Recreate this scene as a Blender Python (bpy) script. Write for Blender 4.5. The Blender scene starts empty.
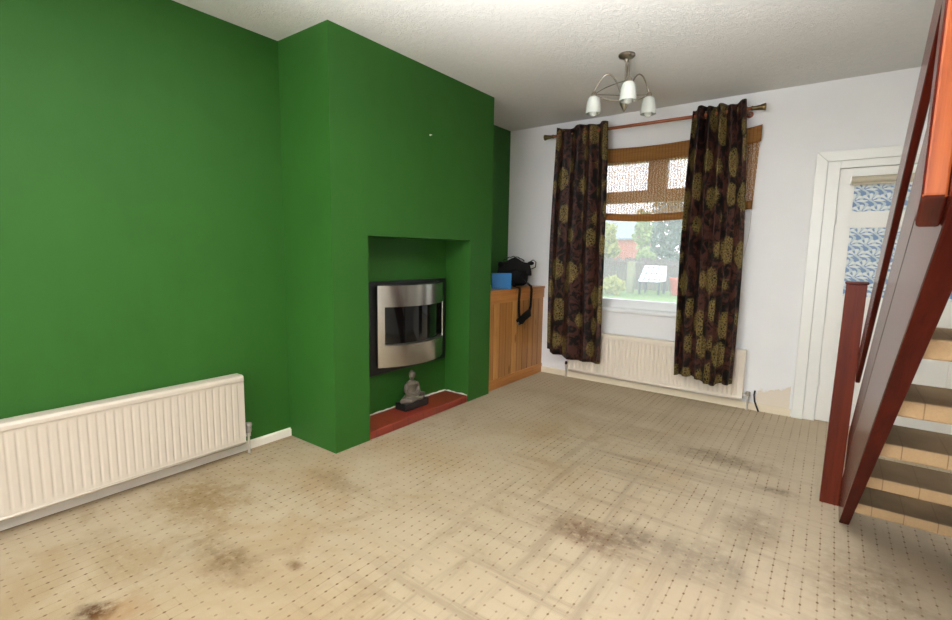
import bpy, bmesh, math, random
from mathutils import Vector, Matrix
random.seed(7)
S = bpy.context.scene
COL = S.collection
pi = math.pi

# ------------------------------------------------------------------ helpers
def srgb(r, g, b):
    def f(c):
        c /= 255.0
        return c/12.92 if c <= .04045 else ((c+.055)/1.055)**2.4
    return (f(r), f(g), f(b), 1.0)

class NT:
    """small node-tree writer"""
    def __init__(s, name):
        s.mat = bpy.data.materials.new(name); s.mat.use_nodes = True
        s.t = s.mat.node_tree; s.t.nodes.clear()
        s.out = s.n('ShaderNodeOutputMaterial')
        s.b = s.n('ShaderNodeBsdfPrincipled')
        s.l(s.b.outputs[0], s.out.inputs[0])
        s._co = None
    def n(s, typ, **kw):
        x = s.t.nodes.new(typ)
        for k, v in kw.items(): setattr(x, k, v)
        return x
    def l(s, a, b): s.t.links.new(a, b)
    def put(s, sock, v):
        if hasattr(v, 'links') or isinstance(v, bpy.types.NodeSocket): s.l(v, sock)
        else: sock.default_value = v
    def co(s):
        if s._co is None: s._co = s.n('ShaderNodeTexCoord')
        return s._co.outputs['Object']
    def uv(s):
        if s._co is None: s._co = s.n('ShaderNodeTexCoord')
        return s._co.outputs['UV']
    def xyz(s, v):
        x = s.n('ShaderNodeSeparateXYZ'); s.l(v, x.inputs[0]); return x.outputs
    def comb(s, x, y, z=0.0):
        c = s.n('ShaderNodeCombineXYZ')
        s.put(c.inputs[0], x); s.put(c.inputs[1], y); s.put(c.inputs[2], z); return c.outputs[0]
    def scale(s, v, sx, sy, sz):
        m = s.n('ShaderNodeVectorMath', operation='MULTIPLY'); s.l(v, m.inputs[0])
        m.inputs[1].default_value = (sx, sy, sz); return m.outputs[0]
    def m(s, op, a, b=0.0, c=0.0, clamp=False):
        x = s.n('ShaderNodeMath', operation=op, use_clamp=clamp)
        s.put(x.inputs[0], a); s.put(x.inputs[1], b)
        if len(x.inputs) > 2: s.put(x.inputs[2], c)
        return x.outputs[0]
    def noise(s, v, scale, detail=3.0, rough=.55, out=0, dist=0.0):
        x = s.n('ShaderNodeTexNoise'); s.l(v, x.inputs['Vector'])
        x.inputs['Scale'].default_value = scale; x.inputs['Detail'].default_value = detail
        x.inputs['Roughness'].default_value = rough; x.inputs['Distortion'].default_value = dist
        return x.outputs[out]
    def vor(s, v, scale, feature='F1', rand=1.0, metric='EUCLIDEAN', out='Distance'):
        x = s.n('ShaderNodeTexVoronoi', feature=feature)
        if feature != 'DISTANCE_TO_EDGE': x.distance = metric
        s.l(v, x.inputs['Vector']); x.inputs['Scale'].default_value = scale
        x.inputs['Randomness'].default_value = rand
        return x.outputs[out]
    def step(s, v, a, b):
        x = s.n('ShaderNodeMapRange', interpolation_type='SMOOTHSTEP'); s.put(x.inputs[0], v)
        x.inputs[1].default_value = a; x.inputs[2].default_value = b
        return x.outputs[0]
    def mix(s, f, a, b):
        x = s.n('ShaderNodeMix', data_type='RGBA'); s.put(x.inputs[0], f)
        s.put(x.inputs[6], a); s.put(x.inputs[7], b); return x.outputs[2]
    def bump(s, h, strength=.3, dist=.01):
        x = s.n('ShaderNodeBump'); s.l(h, x.inputs['Height'])
        x.inputs['Strength'].default_value = strength; x.inputs['Distance'].default_value = dist
        s.l(x.outputs[0], s.b.inputs['Normal'])
    def set(s, color=None, rough=None, metal=None, spec=None, **kw):
        if color is not None: s.put(s.b.inputs['Base Color'], color)
        if rough is not None: s.put(s.b.inputs['Roughness'], rough)
        if metal is not None: s.put(s.b.inputs['Metallic'], metal)
        if spec is not None: s.put(s.b.inputs['Specular IOR Level'], spec)
        for k, v in kw.items(): s.put(s.b.inputs[k.replace('_', ' ')], v)
        return s

def simple(name, rgb, rough=.5, metal=0.0, spec=.5, var=.08, vscale=9.0, bump=0.0, bscale=60.0):
    k = NT(name); c = srgb(*rgb)
    d = tuple(x*(1-var) for x in c[:3])+(1,); e = tuple(min(1, x*(1+var)) for x in c[:3])+(1,)
    n = k.noise(k.co(), vscale, 4)
    k.set(k.mix(n, d, e), rough, metal, spec)
    if bump: k.bump(k.noise(k.co(), bscale, 4), bump, .004)
    return k.mat

class MB:
    def __init__(s): s.bm = bmesh.new(); s.uvs = None
    def poly(s, pts):
        return s.bm.faces.new([s.bm.verts.new(p) for p in pts])
    def box(s, x0, x1, y0, y1, z0, z1):
        if x0 > x1: x0, x1 = x1, x0
        if y0 > y1: y0, y1 = y1, y0
        v = [s.bm.verts.new((x, y, z)) for x in (x0, x1) for y in (y0, y1) for z in (z0, z1)]
        for f in ((0,1,3,2),(4,6,7,5),(0,4,5,1),(2,3,7,6),(0,2,6,4),(1,5,7,3)):
            s.bm.faces.new([v[i] for i in f])
        return s
    def obox(s, center, half, mat3):
        C = Vector(center); h = half
        v = [s.bm.verts.new(mat3 @ Vector((x, y, z)) + C) for x in (-h[0], h[0]) for y in (-h[1], h[1]) for z in (-h[2], h[2])]
        for f in ((0,1,3,2),(4,6,7,5),(0,4,5,1),(2,3,7,6),(0,2,6,4),(1,5,7,3)):
            s.bm.faces.new([v[i] for i in f])
        return s
    def prism(s, pts, axis, a, b):
        """2-D outline pts extruded along axis from a to b ('x': (y,z), 'y': (x,z), 'z': (x,y))"""
        def P(p, t):
            return (t, p[0], p[1]) if axis == 'x' else (p[0], t, p[1]) if axis == 'y' else (p[0], p[1], t)
        A = [s.bm.verts.new(P(p, a)) for p in pts]; B = [s.bm.verts.new(P(p, b)) for p in pts]
        s.bm.faces.new(A); s.bm.faces.new(B[::-1]); n = len(pts)
        for i in range(n): s.bm.faces.new([A[i], B[i], B[(i+1) % n], A[(i+1) % n]])
        return s
    def tube(s, pts, r, seg=12, cap=True):
        pts = [Vector(p) for p in pts]; rs = r if isinstance(r, (list, tuple)) else [r]*len(pts)
        rings = []; up = None
        for i, p in enumerate(pts):
            t = (pts[min(i+1, len(pts)-1)] - pts[max(i-1, 0)]).normalized()
            if up is None:
                up = Vector((0, 0, 1)) if abs(t.z) < .9 else Vector((1, 0, 0))
            a = t.cross(up).normalized(); b = a.cross(t).normalized(); up = b
            rings.append([s.bm.verts.new(p + (a*math.cos(2*pi*k/seg) + b*math.sin(2*pi*k/seg))*rs[i]) for k in range(seg)])
        for i in range(len(rings)-1):
            for k in range(seg):
                s.bm.faces.new([rings[i][k], rings[i][(k+1) % seg], rings[i+1][(k+1) % seg], rings[i+1][k]])
        if cap:
            s.bm.faces.new(rings[0][::-1]); s.bm.faces.new(rings[-1])
        return s
    def strip(s, pts, wdir, w, th):
        """flat strap along pts; wdir width direction"""
        pts = [Vector(p) for p in pts]; wd = Vector(wdir).normalized(); R = []
        for i, p in enumerate(pts):
            t = (pts[min(i+1, len(pts)-1)] - pts[max(i-1, 0)]).normalized()
            n = t.cross(wd).normalized(); wv = n.cross(t).normalized()
            R.append([s.bm.verts.new(p + wv*a*w/2 + n*b*th/2) for a, b in ((-1,-1),(1,-1),(1,1),(-1,1))])
        for i in range(len(R)-1):
            for k in range(4): s.bm.faces.new([R[i][k], R[i][(k+1) % 4], R[i+1][(k+1) % 4], R[i+1][k]])
        s.bm.faces.new(R[0][::-1]); s.bm.faces.new(R[-1]); return s
    def lathe(s, prof, c=(0, 0, 0), axis=(0, 0, 1), seg=28):
        ax = Vector(axis).normalized(); u = ax.orthogonal().normalized(); w = ax.cross(u); c = Vector(c)
        R = []
        for r, h in prof:
            if r < 1e-6: R.append([s.bm.verts.new(c + ax*h)])
            else: R.append([s.bm.verts.new(c + ax*h + (u*math.cos(2*pi*k/seg) + w*math.sin(2*pi*k/seg))*r) for k in range(seg)])
        for i in range(len(R)-1):
            A, B = R[i], R[i+1]
            for k in range(seg):
                q = [A[k % len(A)], A[(k+1) % len(A)], B[(k+1) % len(B)], B[k % len(B)]]
                q = list(dict.fromkeys(q))
                if len(q) > 2: s.bm.faces.new(q)
        return s
    def ball(s, c, r, seg=20, rot=None):
        new = bmesh.ops.create_uvsphere(s.bm, u_segments=seg, v_segments=seg//2+2, radius=1.0)['verts']
        r = r if isinstance(r, (tuple, list)) else (r, r, r)
        for v in new:
            q = Vector((v.co.x*r[0], v.co.y*r[1], v.co.z*r[2]))
            if rot is not None: q = rot @ q
            v.co = q + Vector(c)
        return s
    def grid(s, fn, nu, nv, skip=None, uv=None):
        V = [[s.bm.verts.new(fn(i/nu, j/nv)) for j in range(nv+1)] for i in range(nu+1)]
        lay = s.bm.loops.layers.uv.verify() if uv else None
        for i in range(nu):
            for j in range(nv):
                if skip and skip((i+.5)/nu, (j+.5)/nv): continue
                f = s.bm.faces.new([V[i][j], V[i+1][j], V[i+1][j+1], V[i][j+1]])
                if uv:
                    for lp, (a, b) in zip(f.loops, ((i,j),(i+1,j),(i+1,j+1),(i,j+1))):
                        lp[lay].uv = uv(a/nu, b/nv)
        return s
    def build(s, name, mat, parent=None, smooth=False, bevel=0.0, bseg=2, solid=0.0, sub=0, remesh=0.0, soff=-1.0, fixn=True):
        off = Vector((0, 0, 0))
        if parent is not None:
            q = parent
            while q is not None: off += q.location; q = q.parent
        if fixn: bmesh.ops.recalc_face_normals(s.bm, faces=s.bm.faces)
        if parent is None:                       # give a one-mesh thing its own origin at its base
            xs = [v.co for v in s.bm.verts]
            off = Vector(((min(v.x for v in xs)+max(v.x for v in xs))/2, (min(v.y for v in xs)+max(v.y for v in xs))/2, min(v.z for v in xs)))
            if name.split('.')[0] in WORLD: off = Vector((0, 0, 0))
        for v in s.bm.verts: v.co -= off
        me = bpy.data.meshes.new(name); s.bm.to_mesh(me); s.bm.free()
        o = bpy.data.objects.new(name, me); COL.objects.link(o)
        me.materials.append(mat)
        if parent is None: o.location = off
        else: o.parent = parent
        if smooth is True:
            for p in me.polygons: p.use_smooth = True
        elif smooth:
            for p in me.polygons: p.use_smooth = True
            try: me.set_sharp_from_angle(angle=math.radians(smooth))
            except Exception: pass
        if remesh:
            r = o.modifiers.new('remesh', 'REMESH'); r.mode = 'VOXEL'; r.voxel_size = remesh; r.use_smooth_shade = True
            q = o.modifiers.new('smooth', 'SMOOTH'); q.factor = .5; q.iterations = 4
        if solid:
            m_ = o.modifiers.new('solid', 'SOLIDIFY'); m_.thickness = solid; m_.offset = soff
        if bevel:
            m_ = o.modifiers.new('bevel', 'BEVEL'); m_.width = bevel; m_.segments = bseg; m_.limit_method = 'ANGLE'; m_.angle_limit = math.radians(35)
            m_.harden_normals = False
        if sub:
            m_ = o.modifiers.new('sub', 'SUBSURF'); m_.levels = sub; m_.render_levels = sub
        return o

WORLD = {'floor', 'ceiling', 'wall_left', 'wall_front', 'wall_rear', 'wall_right', 'wall_chimney_breast', 'garden_lawn'}

def thing(name, loc, label, cat, group=None):
    o = bpy.data.objects.new(name, None); COL.objects.link(o)
    o.location = loc; o.empty_display_size = .1
    return tag(o, label, cat, group)
def tag(o, label, cat, group=None):
    o['label'] = label; o['category'] = cat
    if group: o['group'] = group
    return o
def struct(o): o['kind'] = 'structure'; return o
def root(name, loc):
    o = bpy.data.objects.new(name, None); COL.objects.link(o); o.location = loc; return struct(o)

# ------------------------------------------------------------------ dimensions
XL, D, H = -2.845, 4.416, 2.50          # left wall, window wall, ceiling
XC, C0, C1 = -2.357, 1.772, 3.400       # chimney breast front and ends
O0, O1, OZ, XB = 2.044, 3.102, 1.333, -2.611   # fire opening
XR, YR = 1.0, -2.3                      # right wall, rear wall
WX0, WX1, WZ0, WZ1 = -1.97, -.70, .73, 2.12    # window opening
DX0, DX1, DZ1 = -.098, .83, 1.932       # door opening

# ------------------------------------------------------------------ materials
def mat_carpet():
    k = NT('carpet'); co = k.co(); x, y, z = k.xyz(co)
    def cell(v, o): return k.m('MULTIPLY', k.m('SUBTRACT', k.m('FRACT', k.m('ADD', k.m('DIVIDE', k.m('SUBTRACT', v, o), .05), .5)), .5), .05)
    wob = k.noise(co, 6, 2); wx = k.m('ADD', x, k.m('MULTIPLY', k.m('SUBTRACT', wob, .5), .006))
    cx, cy = cell(wx, .0045), cell(y, .043)
    q = k.m('ADD', k.m('POWER', k.m('DIVIDE', cx, .0042), 2.0), k.m('POWER', k.m('DIVIDE', cy, .0060), 2.0))
    dots = k.m('SUBTRACT', 1.0, k.step(q, .45, 1.5))
    nl = k.step(k.noise(co, 3.1, 3), .42, .66)
    lines = k.m('MULTIPLY', k.m('SUBTRACT', 1.0, k.step(k.m('ABSOLUTE', cx), .0006, .0028)), nl)
    lines2 = k.m('MULTIPLY', k.m('SUBTRACT', 1.0, k.step(k.m('ABSOLUTE', cy), .0006, .0028)), k.step(k.noise(k.scale(co, 1.3, .8, 1), 3.7, 3), .5, .72))
    base = k.mix(k.noise(co, 2.0, 5, .62), srgb(154, 140, 116), srgb(178, 163, 138))
    fib = k.noise(co, 210, 3, .7)
    base = k.mix(k.m('MULTIPLY', fib, .28), base, srgb(150, 130, 102))
    # worn and trodden dirt, with straight traffic edges
    big = k.noise(k.scale(co, 1, 1, 1), 1.1, 6, .62, dist=.6)
    dirt = k.step(big, .46, .70)
    base = k.mix(k.m('MULTIPLY', dirt, .55), base, srgb(142, 116, 78))
    mot = k.step(k.noise(k.scale(co, 1.2, 1.0, 1), 4.2, 7, .7, dist=.8), .48, .74)
    base = k.mix(k.m('MULTIPLY', mot, .42), base, srgb(128, 108, 80))
    tr = k.step(k.noise(k.scale(co, .5, 6.5, 1), 1.7, 5, .65), .48, .66)
    tr2 = k.step(k.noise(k.scale(co, 7.5, .6, 1), 1.5, 5, .65), .48, .68)
    zone = k.m('MULTIPLY', k.step(x, -1.9, -.6), 1.0)
    base = k.mix(k.m('MULTIPLY', k.m('MULTIPLY', k.m('MAXIMUM', tr, tr2), zone),   .62), base, srgb(118, 103, 84))
    base = k.mix(k.m('MULTIPLY', k.step(x, -1.3, .3), .55), base, srgb(206, 190, 168))  # lighter to the right, weaker light there made up in the colour
    base = k.mix(k.m('MULTIPLY', k.step(y, 2.7, 4.3), .55), base, srgb(196, 180, 154))  # lighter towards the window wall, offsetting light falloff in the colour
    warp = k.noise(co, 9, 5, .65)
    def stain(px, py, rx, ry, col, amt, base):
        d = k.m('SQRT', k.m('ADD', k.m('POWER', k.m('DIVIDE', k.m('SUBTRACT', x, px), rx), 2.0), k.m('POWER', k.m('DIVIDE', k.m('SUBTRACT', y, py), ry), 2.0)))
        d = k.m('ADD', d, k.m('MULTIPLY', k.m('SUBTRACT', warp, .5), 1.5))
        return k.mix(k.m('MULTIPLY', k.m('SUBTRACT', 1.0, k.step(d, .15, 1.35)), k.m('MULTIPLY', amt*.95, k.step(k.noise(co, 22, 5, .7), .2, .6))), base, col)
    for s_ in STAINS: base = stain(*s_, base)
    base = k.mix(k.m('MULTIPLY', k.m('MAXIMUM', lines, k.m('MULTIPLY', lines2, .6)), .42), base, srgb(120, 96, 66))
    base = k.mix(k.m('MULTIPLY', dots, k.m('ADD', .42, k.m('MULTIPLY', nl, .43))), base, srgb(98, 72, 46))
    base = k.mix(k.m('MULTIPLY', k.m('SUBTRACT', 1.0, k.step(k.m('ADD', x, k.m('MULTIPLY', warp, .1)), -2.80, -2.66)), .6), base, srgb(136, 112, 80))   # grubby edge under the radiator
    k.set(base, .95, spec=.1); k.bump(fib, .5, .004); return k.mat
STAINS = [
    (-1.93, .455, .07, .055, srgb(62, 36, 16), 1.3), (-1.86, .50, .12, .10, srgb(140, 106, 66), .6),
    (-1.87, .86, .22, .10, srgb(110, 90, 62), .85), (-1.62, 1.01, .05, .03, srgb(100, 74, 46), .8),
    (-2.43, 1.02, .34, .22, srgb(124, 100, 62), .8), (-2.2, .62, .3, .12, srgb(134, 112, 78), .5),
    (-.78, 1.93, .24, .12, srgb(104, 82, 64), .9), (-.62, 2.05, .12, .10, srgb(98, 84, 72), .6),
    (-1.9, 2.1, .42, .25, srgb(150, 124, 84), .5), (-.16, 2.93, .12, .045, srgb(104, 96, 84), .75),
    (-.2, 2.45, .14, .2, srgb(112, 98, 80), .5), (.2, 2.25, .2, .3, srgb(112, 94, 74), .55),
    (-.48, 3.2, .3, .12, srgb(106, 94, 76), .65), (-1.05, 3.3, .5, .14, srgb(120, 106, 82), .35),
    (-.35, 2.05, .22, .16, srgb(110, 98, 86), .55), (-2.05, 1.55, .25, .08, srgb(120, 100, 72), .6), (-1.5, 3.7, .6, .2, srgb(122, 104, 76), .25)]

def mat_green():
    k = NT('green_paint'); co = k.co()
    n = k.noise(k.scale(co, 1, 1, 1), 2.2, 6, .62)
    n2 = k.noise(k.scale(co, 1, 1, .35), 9, 4, .6)
    c = k.mix(n, srgb(32, 79, 20), srgb(42, 94, 27)); c = k.mix(k.m('MULTIPLY', n2, .3), c, srgb(52, 104, 40))
    k.set(c, .62, spec=.3); k.bump(k.noise(co, 70, 3), .12, .004); return k.mat
def mat_white_wall():
    k = NT('white_wall_paint'); co = k.co(); x, y, z = k.xyz(co)
    c = k.mix(k.noise(co, 3, 5, .6), srgb(230, 231, 232), srgb(240, 240, 240))
    # bare plaster patch low beside the door frame
    w = k.m('MULTIPLY', k.m('SUBTRACT', k.noise(k.scale(co, 1, 1, 1), 14, 4), .5), .12)
    a = k.step(k.m('ADD', x, w), -.43, -.415)
    b = k.m('SUBTRACT', 1.0, k.step(k.m('SUBTRACT', k.m('ADD', z, w), k.m('MULTIPLY', k.m('ADD', x, .4), .35)), .15, .162))
    c = k.mix(k.m('MULTIPLY', k.m('MULTIPLY', a, b), k.m('LESS_THAN', x, -.19)), c, srgb(224, 213, 196))
    k.set(c, .6, spec=.3); k.bump(k.noise(co, 40, 4), .12, .005); return k.mat
def mat_ceiling():
    k = NT('textured_ceiling'); co = k.co()
    n = k.noise(co, 26, 6, .7, dist=.8); n2 = k.noise(co, 90, 4, .7)
    c = k.mix(n, srgb(214, 213, 210), srgb(226, 225, 223)); k.set(c, .8, spec=.2)
    k.bump(k.m('ADD', k.m('MULTIPLY', n, .7), k.m('MULTIPLY', n2, .4)), .55, .012); return k.mat
def mat_wood(name, a, b, dark, rough, axis='z', scale=1.0, spec=.5, knots=False, plank=None):
    k = NT(name); co = k.co(); x, y, z = k.xyz(co)
    st = {'z': (14, 14, .9), 'y': (14, .9, 14), 'x': (.9, 14, 14), 's': (14, 1.6, 2.4)}[axis]
    v = k.scale(co, *[q*scale for q in st])
    n = k.noise(v, 1.6, 6, .62, dist=.8); n2 = k.noise(v, 9, 4, .65)
    c = k.mix(k.step(n, .3, .7), srgb(*a), srgb(*b)); c = k.mix(k.m('MULTIPLY', k.step(n2, .5, .75), .5), c, srgb(*dark))
    if plank:
        pw = plank; t = k.m('DIVIDE', k.m('ADD', y, .5*(D-C1-.004)), pw); fr = k.m('ABSOLUTE', k.m('SUBTRACT', k.m('FRACT', t), .5))
        rnd = k.n('ShaderNodeTexWhiteNoise', noise_dimensions='1D'); k.l(k.m('FLOOR', t), rnd.inputs['W'])
        c = k.mix(k.m('MULTIPLY', rnd.outputs[0], .7), c, srgb(*dark)); c = k.mix(k.m('MULTIPLY', k.step(fr, .44, .49), .55), c, srgb(96, 54, 22))
    if knots:
        kv = k.vor(k.scale(co, 1, 7.5, 2.6), 1.0, rand=1.0); kk = k.m('SUBTRACT', 1.0, k.step(kv, .06, .17))
        c = k.mix(k.m('MULTIPLY', kk, .75), c, srgb(112, 66, 28))
    k.set(c, rough, spec=spec); k.bump(n2, .06, .002); return k.mat
def mat_curtain():
    k = NT('curtain_fabric'); uv = k.uv(); u, v, w = k.xyz(uv)
    # dark satin ground with black branching patches
    g = k.step(k.noise(uv, 9, 4, .6, dist=1.8), .44, .58)
    ground = k.mix(g, srgb(13, 9, 8), srgb(70, 40, 32))
    # flower heads: scattered lacy discs
    cv = k.scale(uv, 4.4, 4.0, 1)
    vx = k.n('ShaderNodeTexVoronoi', feature='F1'); k.l(cv, vx.inputs['Vector']); vx.inputs['Scale'].default_value = 1.0; vx.inputs['Randomness'].default_value = .6
    d = k.m('ADD', vx.outputs['Distance'], k.m('MULTIPLY', k.m('SUBTRACT', k.noise(uv, 36, 3), .5), .16))
    disc = k.m('SUBTRACT', 1.0, k.step(d, .40, .48))
    lace = k.m('SUBTRACT', 1.0, k.step(k.vor(uv, 52, 'DISTANCE_TO_EDGE'), .05, .19))
    gold = k.mix(k.noise(uv, 22, 3), srgb(100, 88, 46), srgb(140, 124, 70))
    c = k.mix(k.m('MULTIPLY', disc, k.m('ADD', k.m('MULTIPLY', lace, .80), .08)), ground, gold)
    k.set(c, .55, spec=.25); k.bump(k.noise(uv, 160, 2), .1, .002); return k.mat
def mat_blind(name='woven_bamboo', open_=.52):
    k = NT(name); co = k.co(); x, y, z = k.xyz(co)
    reed = k.noise(k.scale(co, 4, 1, 130), 1.0, 3, .6); thr = k.m('SINE', k.m('MULTIPLY', k.m('ADD', x, k.m('MULTIPLY', reed, .004)), 2*pi/.026))
    c = k.mix(reed, srgb(146, 100, 50), srgb(204, 152, 90)); c = k.mix(k.m('MULTIPLY', k.step(thr, .86, .97), .5), c, srgb(104, 74, 40))
    k.set(c, .7, spec=.2)
    h = k.noise(k.scale(co, 120, 1, 165), 1.0, 2, .6)
    hole = k.m('MULTIPLY', k.step(h, 1-open_, 1-open_+.08), k.m('SUBTRACT', 1.0, k.step(thr, .88, .97)))
    tl = k.n('ShaderNodeBsdfTranslucent'); k.put(tl.inputs[0], c)
    tp = k.n('ShaderNodeBsdfTransparent'); m1 = k.n('ShaderNodeMixShader'); m2 = k.n('ShaderNodeMixShader')
    m1.inputs[0].default_value = .5; k.l(k.b.outputs[0], m1.inputs[1]); k.l(tl.outputs[0], m1.inputs[2])
    k.l(hole, m2.inputs[0]); k.l(m1.outputs[0], m2.inputs[1]); k.l(tp.outputs[0], m2.inputs[2]); k.l(m2.outputs[0], k.out.inputs[0])
    k.bump(reed, .4, .004); return k.mat
def mat_glass(name='clear_glass', dirty=0.0):
    k = NT(name)
    g = k.n('ShaderNodeBsdfGlossy'); g.inputs['Roughness'].default_value = .03
    t = k.n('ShaderNodeBsdfTransparent'); m1 = k.n('ShaderNodeMixShader'); f = k.n('ShaderNodeFresnel'); f.inputs[0].default_value = 1.35
    k.l(f.outputs[0], m1.inputs[0]); k.l(t.outputs[0], m1.inputs[1]); k.l(g.outputs[0], m1.inputs[2]); last = m1
    if dirty:   # rain marks and grime on the outside of the pane
        df = k.n('ShaderNodeBsdfTranslucent'); df.inputs[0].default_value = (.9, .92, .93, 1); m2 = k.n('ShaderNodeMixShader')
        drops = k.m('SUBTRACT', 1.0, k.step(k.vor(k.co(), 95), .12, .3))
        k.l(k.m('ADD', k.m('MULTIPLY', drops, dirty*.8), dirty), m2.inputs[0]); k.l(m1.outputs[0], m2.inputs[1]); k.l(df.outputs[0], m2.inputs[2]); last = m2
    k.l(last.outputs[0], k.out.inputs[0]); return k.mat
def mat_floral():
    k = NT('blue_floral_film'); co = k.co(); x, y, z = k.xyz(co)
    P = .096; Q = .078
    wv = k.m('MULTIPLY', k.m('SUBTRACT', k.noise(co, 30, 2), .5), .10)
    v = k.m('ADD', k.m('DIVIDE', z, Q), wv); row = k.m('FLOOR', v)
    u = k.m('ADD', k.m('ADD', k.m('DIVIDE', x, P), wv), k.m('MULTIPLY', k.m('MODULO', row, 2.0), .5))
    fu = k.m('SUBTRACT', k.m('FRACT', u), .5); fv = k.m('SUBTRACT', k.m('FRACT', v), .12)
    th = k.m('ARCTAN2', fu, fv); r = k.m('SQRT', k.m('ADD', k.m('MULTIPLY', fu, fu), k.m('MULTIPLY', fv, fv)))
    pet = k.step(k.m('COSINE', k.m('MULTIPLY', th, 8.0)), -.55, .1)
    edge = k.m('ADD', .52, k.m('MULTIPLY', k.m('ABSOLUTE', k.m('COSINE', k.m('MULTIPLY', th, 4.0))), .14))
    inside = k.m('SUBTRACT', 1.0, k.step(k.m('SUBTRACT', r, edge), -.04, .03))
    fan = k.m('MULTIPLY', k.m('MULTIPLY', pet, inside), k.step(r, .12, .2))
    leaf = k.step(k.m('SINE', k.m('ADD', k.m('MULTIPLY', u, 4*pi), k.m('MULTIPLY', k.m('SINE', k.m('MULTIPLY', v, 2*pi)), 2.2))), .15, .5)
    bg = k.mix(leaf, srgb(126, 152, 190), srgb(196, 210, 214))
    c = k.mix(fan, bg, srgb(226, 232, 230))
    k.set(c, .55, spec=.3); return k.mat
def mat_steel():
    k = NT('brushed_steel'); co = k.co()
    n = k.noise(k.scale(co, 60, 2.0, 260), 1.0, 3, .6)
    k.set(k.mix(n, srgb(156, 152, 146), srgb(182, 178, 172)), k.m('ADD', .17, k.m('MULTIPLY', n, .10)), metal=1.0)
    return k.mat
def mat_tile():
    k = NT('red_quarry_tile'); co = k.co(); x, y, z = k.xyz(co)
    fr = k.m('ABSOLUTE', k.m('SUBTRACT', k.m('FRACT', k.m('DIVIDE', k.m('ADD', y, .02), .152)), .5))
    gr = k.step(fr, .478, .492)
    c = k.mix(k.noise(co, 7, 5), srgb(112, 40, 28), srgb(140, 58, 42)); c = k.mix(k.m('MULTIPLY', gr, .7), c, srgb(70, 44, 38))
    k.set(c, .28, spec=.5); return k.mat
def mat_tread():
    k = NT('stair_carpet'); co = k.co(); x, y, z = k.xyz(co)
    fib = k.noise(co, 170, 3, .7)
    c = k.mix(k.noise(co, 5, 4), srgb(184, 154, 116), srgb(204, 174, 136)); c = k.mix(k.m('MULTIPLY', fib, .4), c, srgb(150, 122, 88))
    fx = k.m('MULTIPLY', k.m('SUBTRACT', k.m('FRACT', k.m('DIVIDE', x, .10)), .5), .10)
    ln = k.m('SUBTRACT', 1.0, k.step(k.m('ABSOLUTE', fx), .0005, .0022))
    c = k.mix(k.m('MULTIPLY', ln, .55), c, srgb(96, 72, 48))
    ge = k.n('ShaderNodeNewGeometry'); top = k.step(k.xyz(ge.outputs['Normal'])[2], .55, .9)   # top face darkened: shade of the stairs above put into the colour
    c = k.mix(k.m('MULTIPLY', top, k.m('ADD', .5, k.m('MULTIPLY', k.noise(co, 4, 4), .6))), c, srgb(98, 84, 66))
    k.set(c, .95, spec=.1); k.bump(fib, .6, .006); return k.mat

M = {}
M['carpet'] = mat_carpet(); M['green'] = mat_green(); M['wall'] = mat_white_wall(); M['ceil'] = mat_ceiling()
M['gloss'] = simple('white_gloss_paint', (236, 236, 231), .28, var=.04, vscale=6)
M['door'] = simple('cream_white_door_paint', (236, 235, 229), .32, var=.03, vscale=5)
M['upvc'] = simple('white_upvc', (238, 240, 241), .3, var=.02)
M['skirt'] = simple('cream_skirting_paint', (228, 215, 190), .4, var=.06, vscale=12)
M['skirtw'] = simple('white_skirting_paint', (232, 226, 212), .4, var=.06, vscale=12)
M['rad'] = simple('cream_radiator_enamel', (226, 215, 198), .35, var=.03, vscale=4)
M['radw'] = simple('dimmed_cream_radiator_enamel', (190, 180, 165), .38, var=.03, vscale=4)  # same cream, darkened to offset the stronger light on the left radiator
M['chrome'] = simple('satin_chrome', (206, 202, 194), .3, .6, var=.05)
M['brass'] = simple('antique_brass', (120, 104, 72), .38, 1.0, var=.15)
M['copper'] = simple('coppery_wood_pole', (158, 92, 62), .35, .25, var=.2, vscale=20)
M['greycap'] = simple('grey_valve_cap', (158, 152, 142), .45, .2, var=.15)
M['nickel'] = simple('brushed_nickel', (158, 150, 138), .3, 1.0, var=.08)
M['opal'] = simple('opal_glass', (206, 211, 205), .22, var=.02)
M['black'] = simple('matt_black_metal', (20, 20, 20), .45, var=.2)
M['blackglass'] = simple('black_fire_glass', (12, 12, 12), .08, var=.1)
M['plaster'] = simple('raw_white_plaster', (222, 216, 206), .85, var=.15, vscale=40)
M['stone'] = simple('weathered_grey_resin', (92, 84, 72), .42, var=.6, vscale=26, bump=.3, bscale=120)
M['bag'] = simple('black_nylon', (10, 10, 11), .75, spec=.25, var=.3, vscale=40, bump=.25, bscale=220)
M['blue'] = simple('bright_blue_cover', (12, 104, 162), .4, var=.06)
M['page'] = simple('pale_page_edge', (206, 214, 216), .7, var=.1, vscale=60)
M['lime'] = simple('lime_green_plastic', (104, 176, 40), .4, var=.05)
M['redwood'] = mat_wood('mahogany_stain', (80, 25, 10), (98, 35, 14), (56, 17, 8), .45, 'z', spec=.25)
M['redrail'] = mat_wood('mahogany_stain_boards', (62, 17, 10), (80, 25, 15), (46, 13, 8), .22, 's', spec=.28)
M['underedge'] = mat_wood('matt_stained_edge', (66, 18, 10), (84, 26, 15), (48, 13, 8), .65, 's', spec=.08)
M['orange'] = mat_wood('flash_lit_orange_pine', (132, 60, 24), (166, 88, 38), (80, 28, 12), .36, 'z', spec=.3)
M['pine'] = mat_wood('varnished_pine_planks', (178, 124, 62), (204, 152, 86), (140, 86, 38), .4, 'z', knots=True, plank=.1012)
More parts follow.
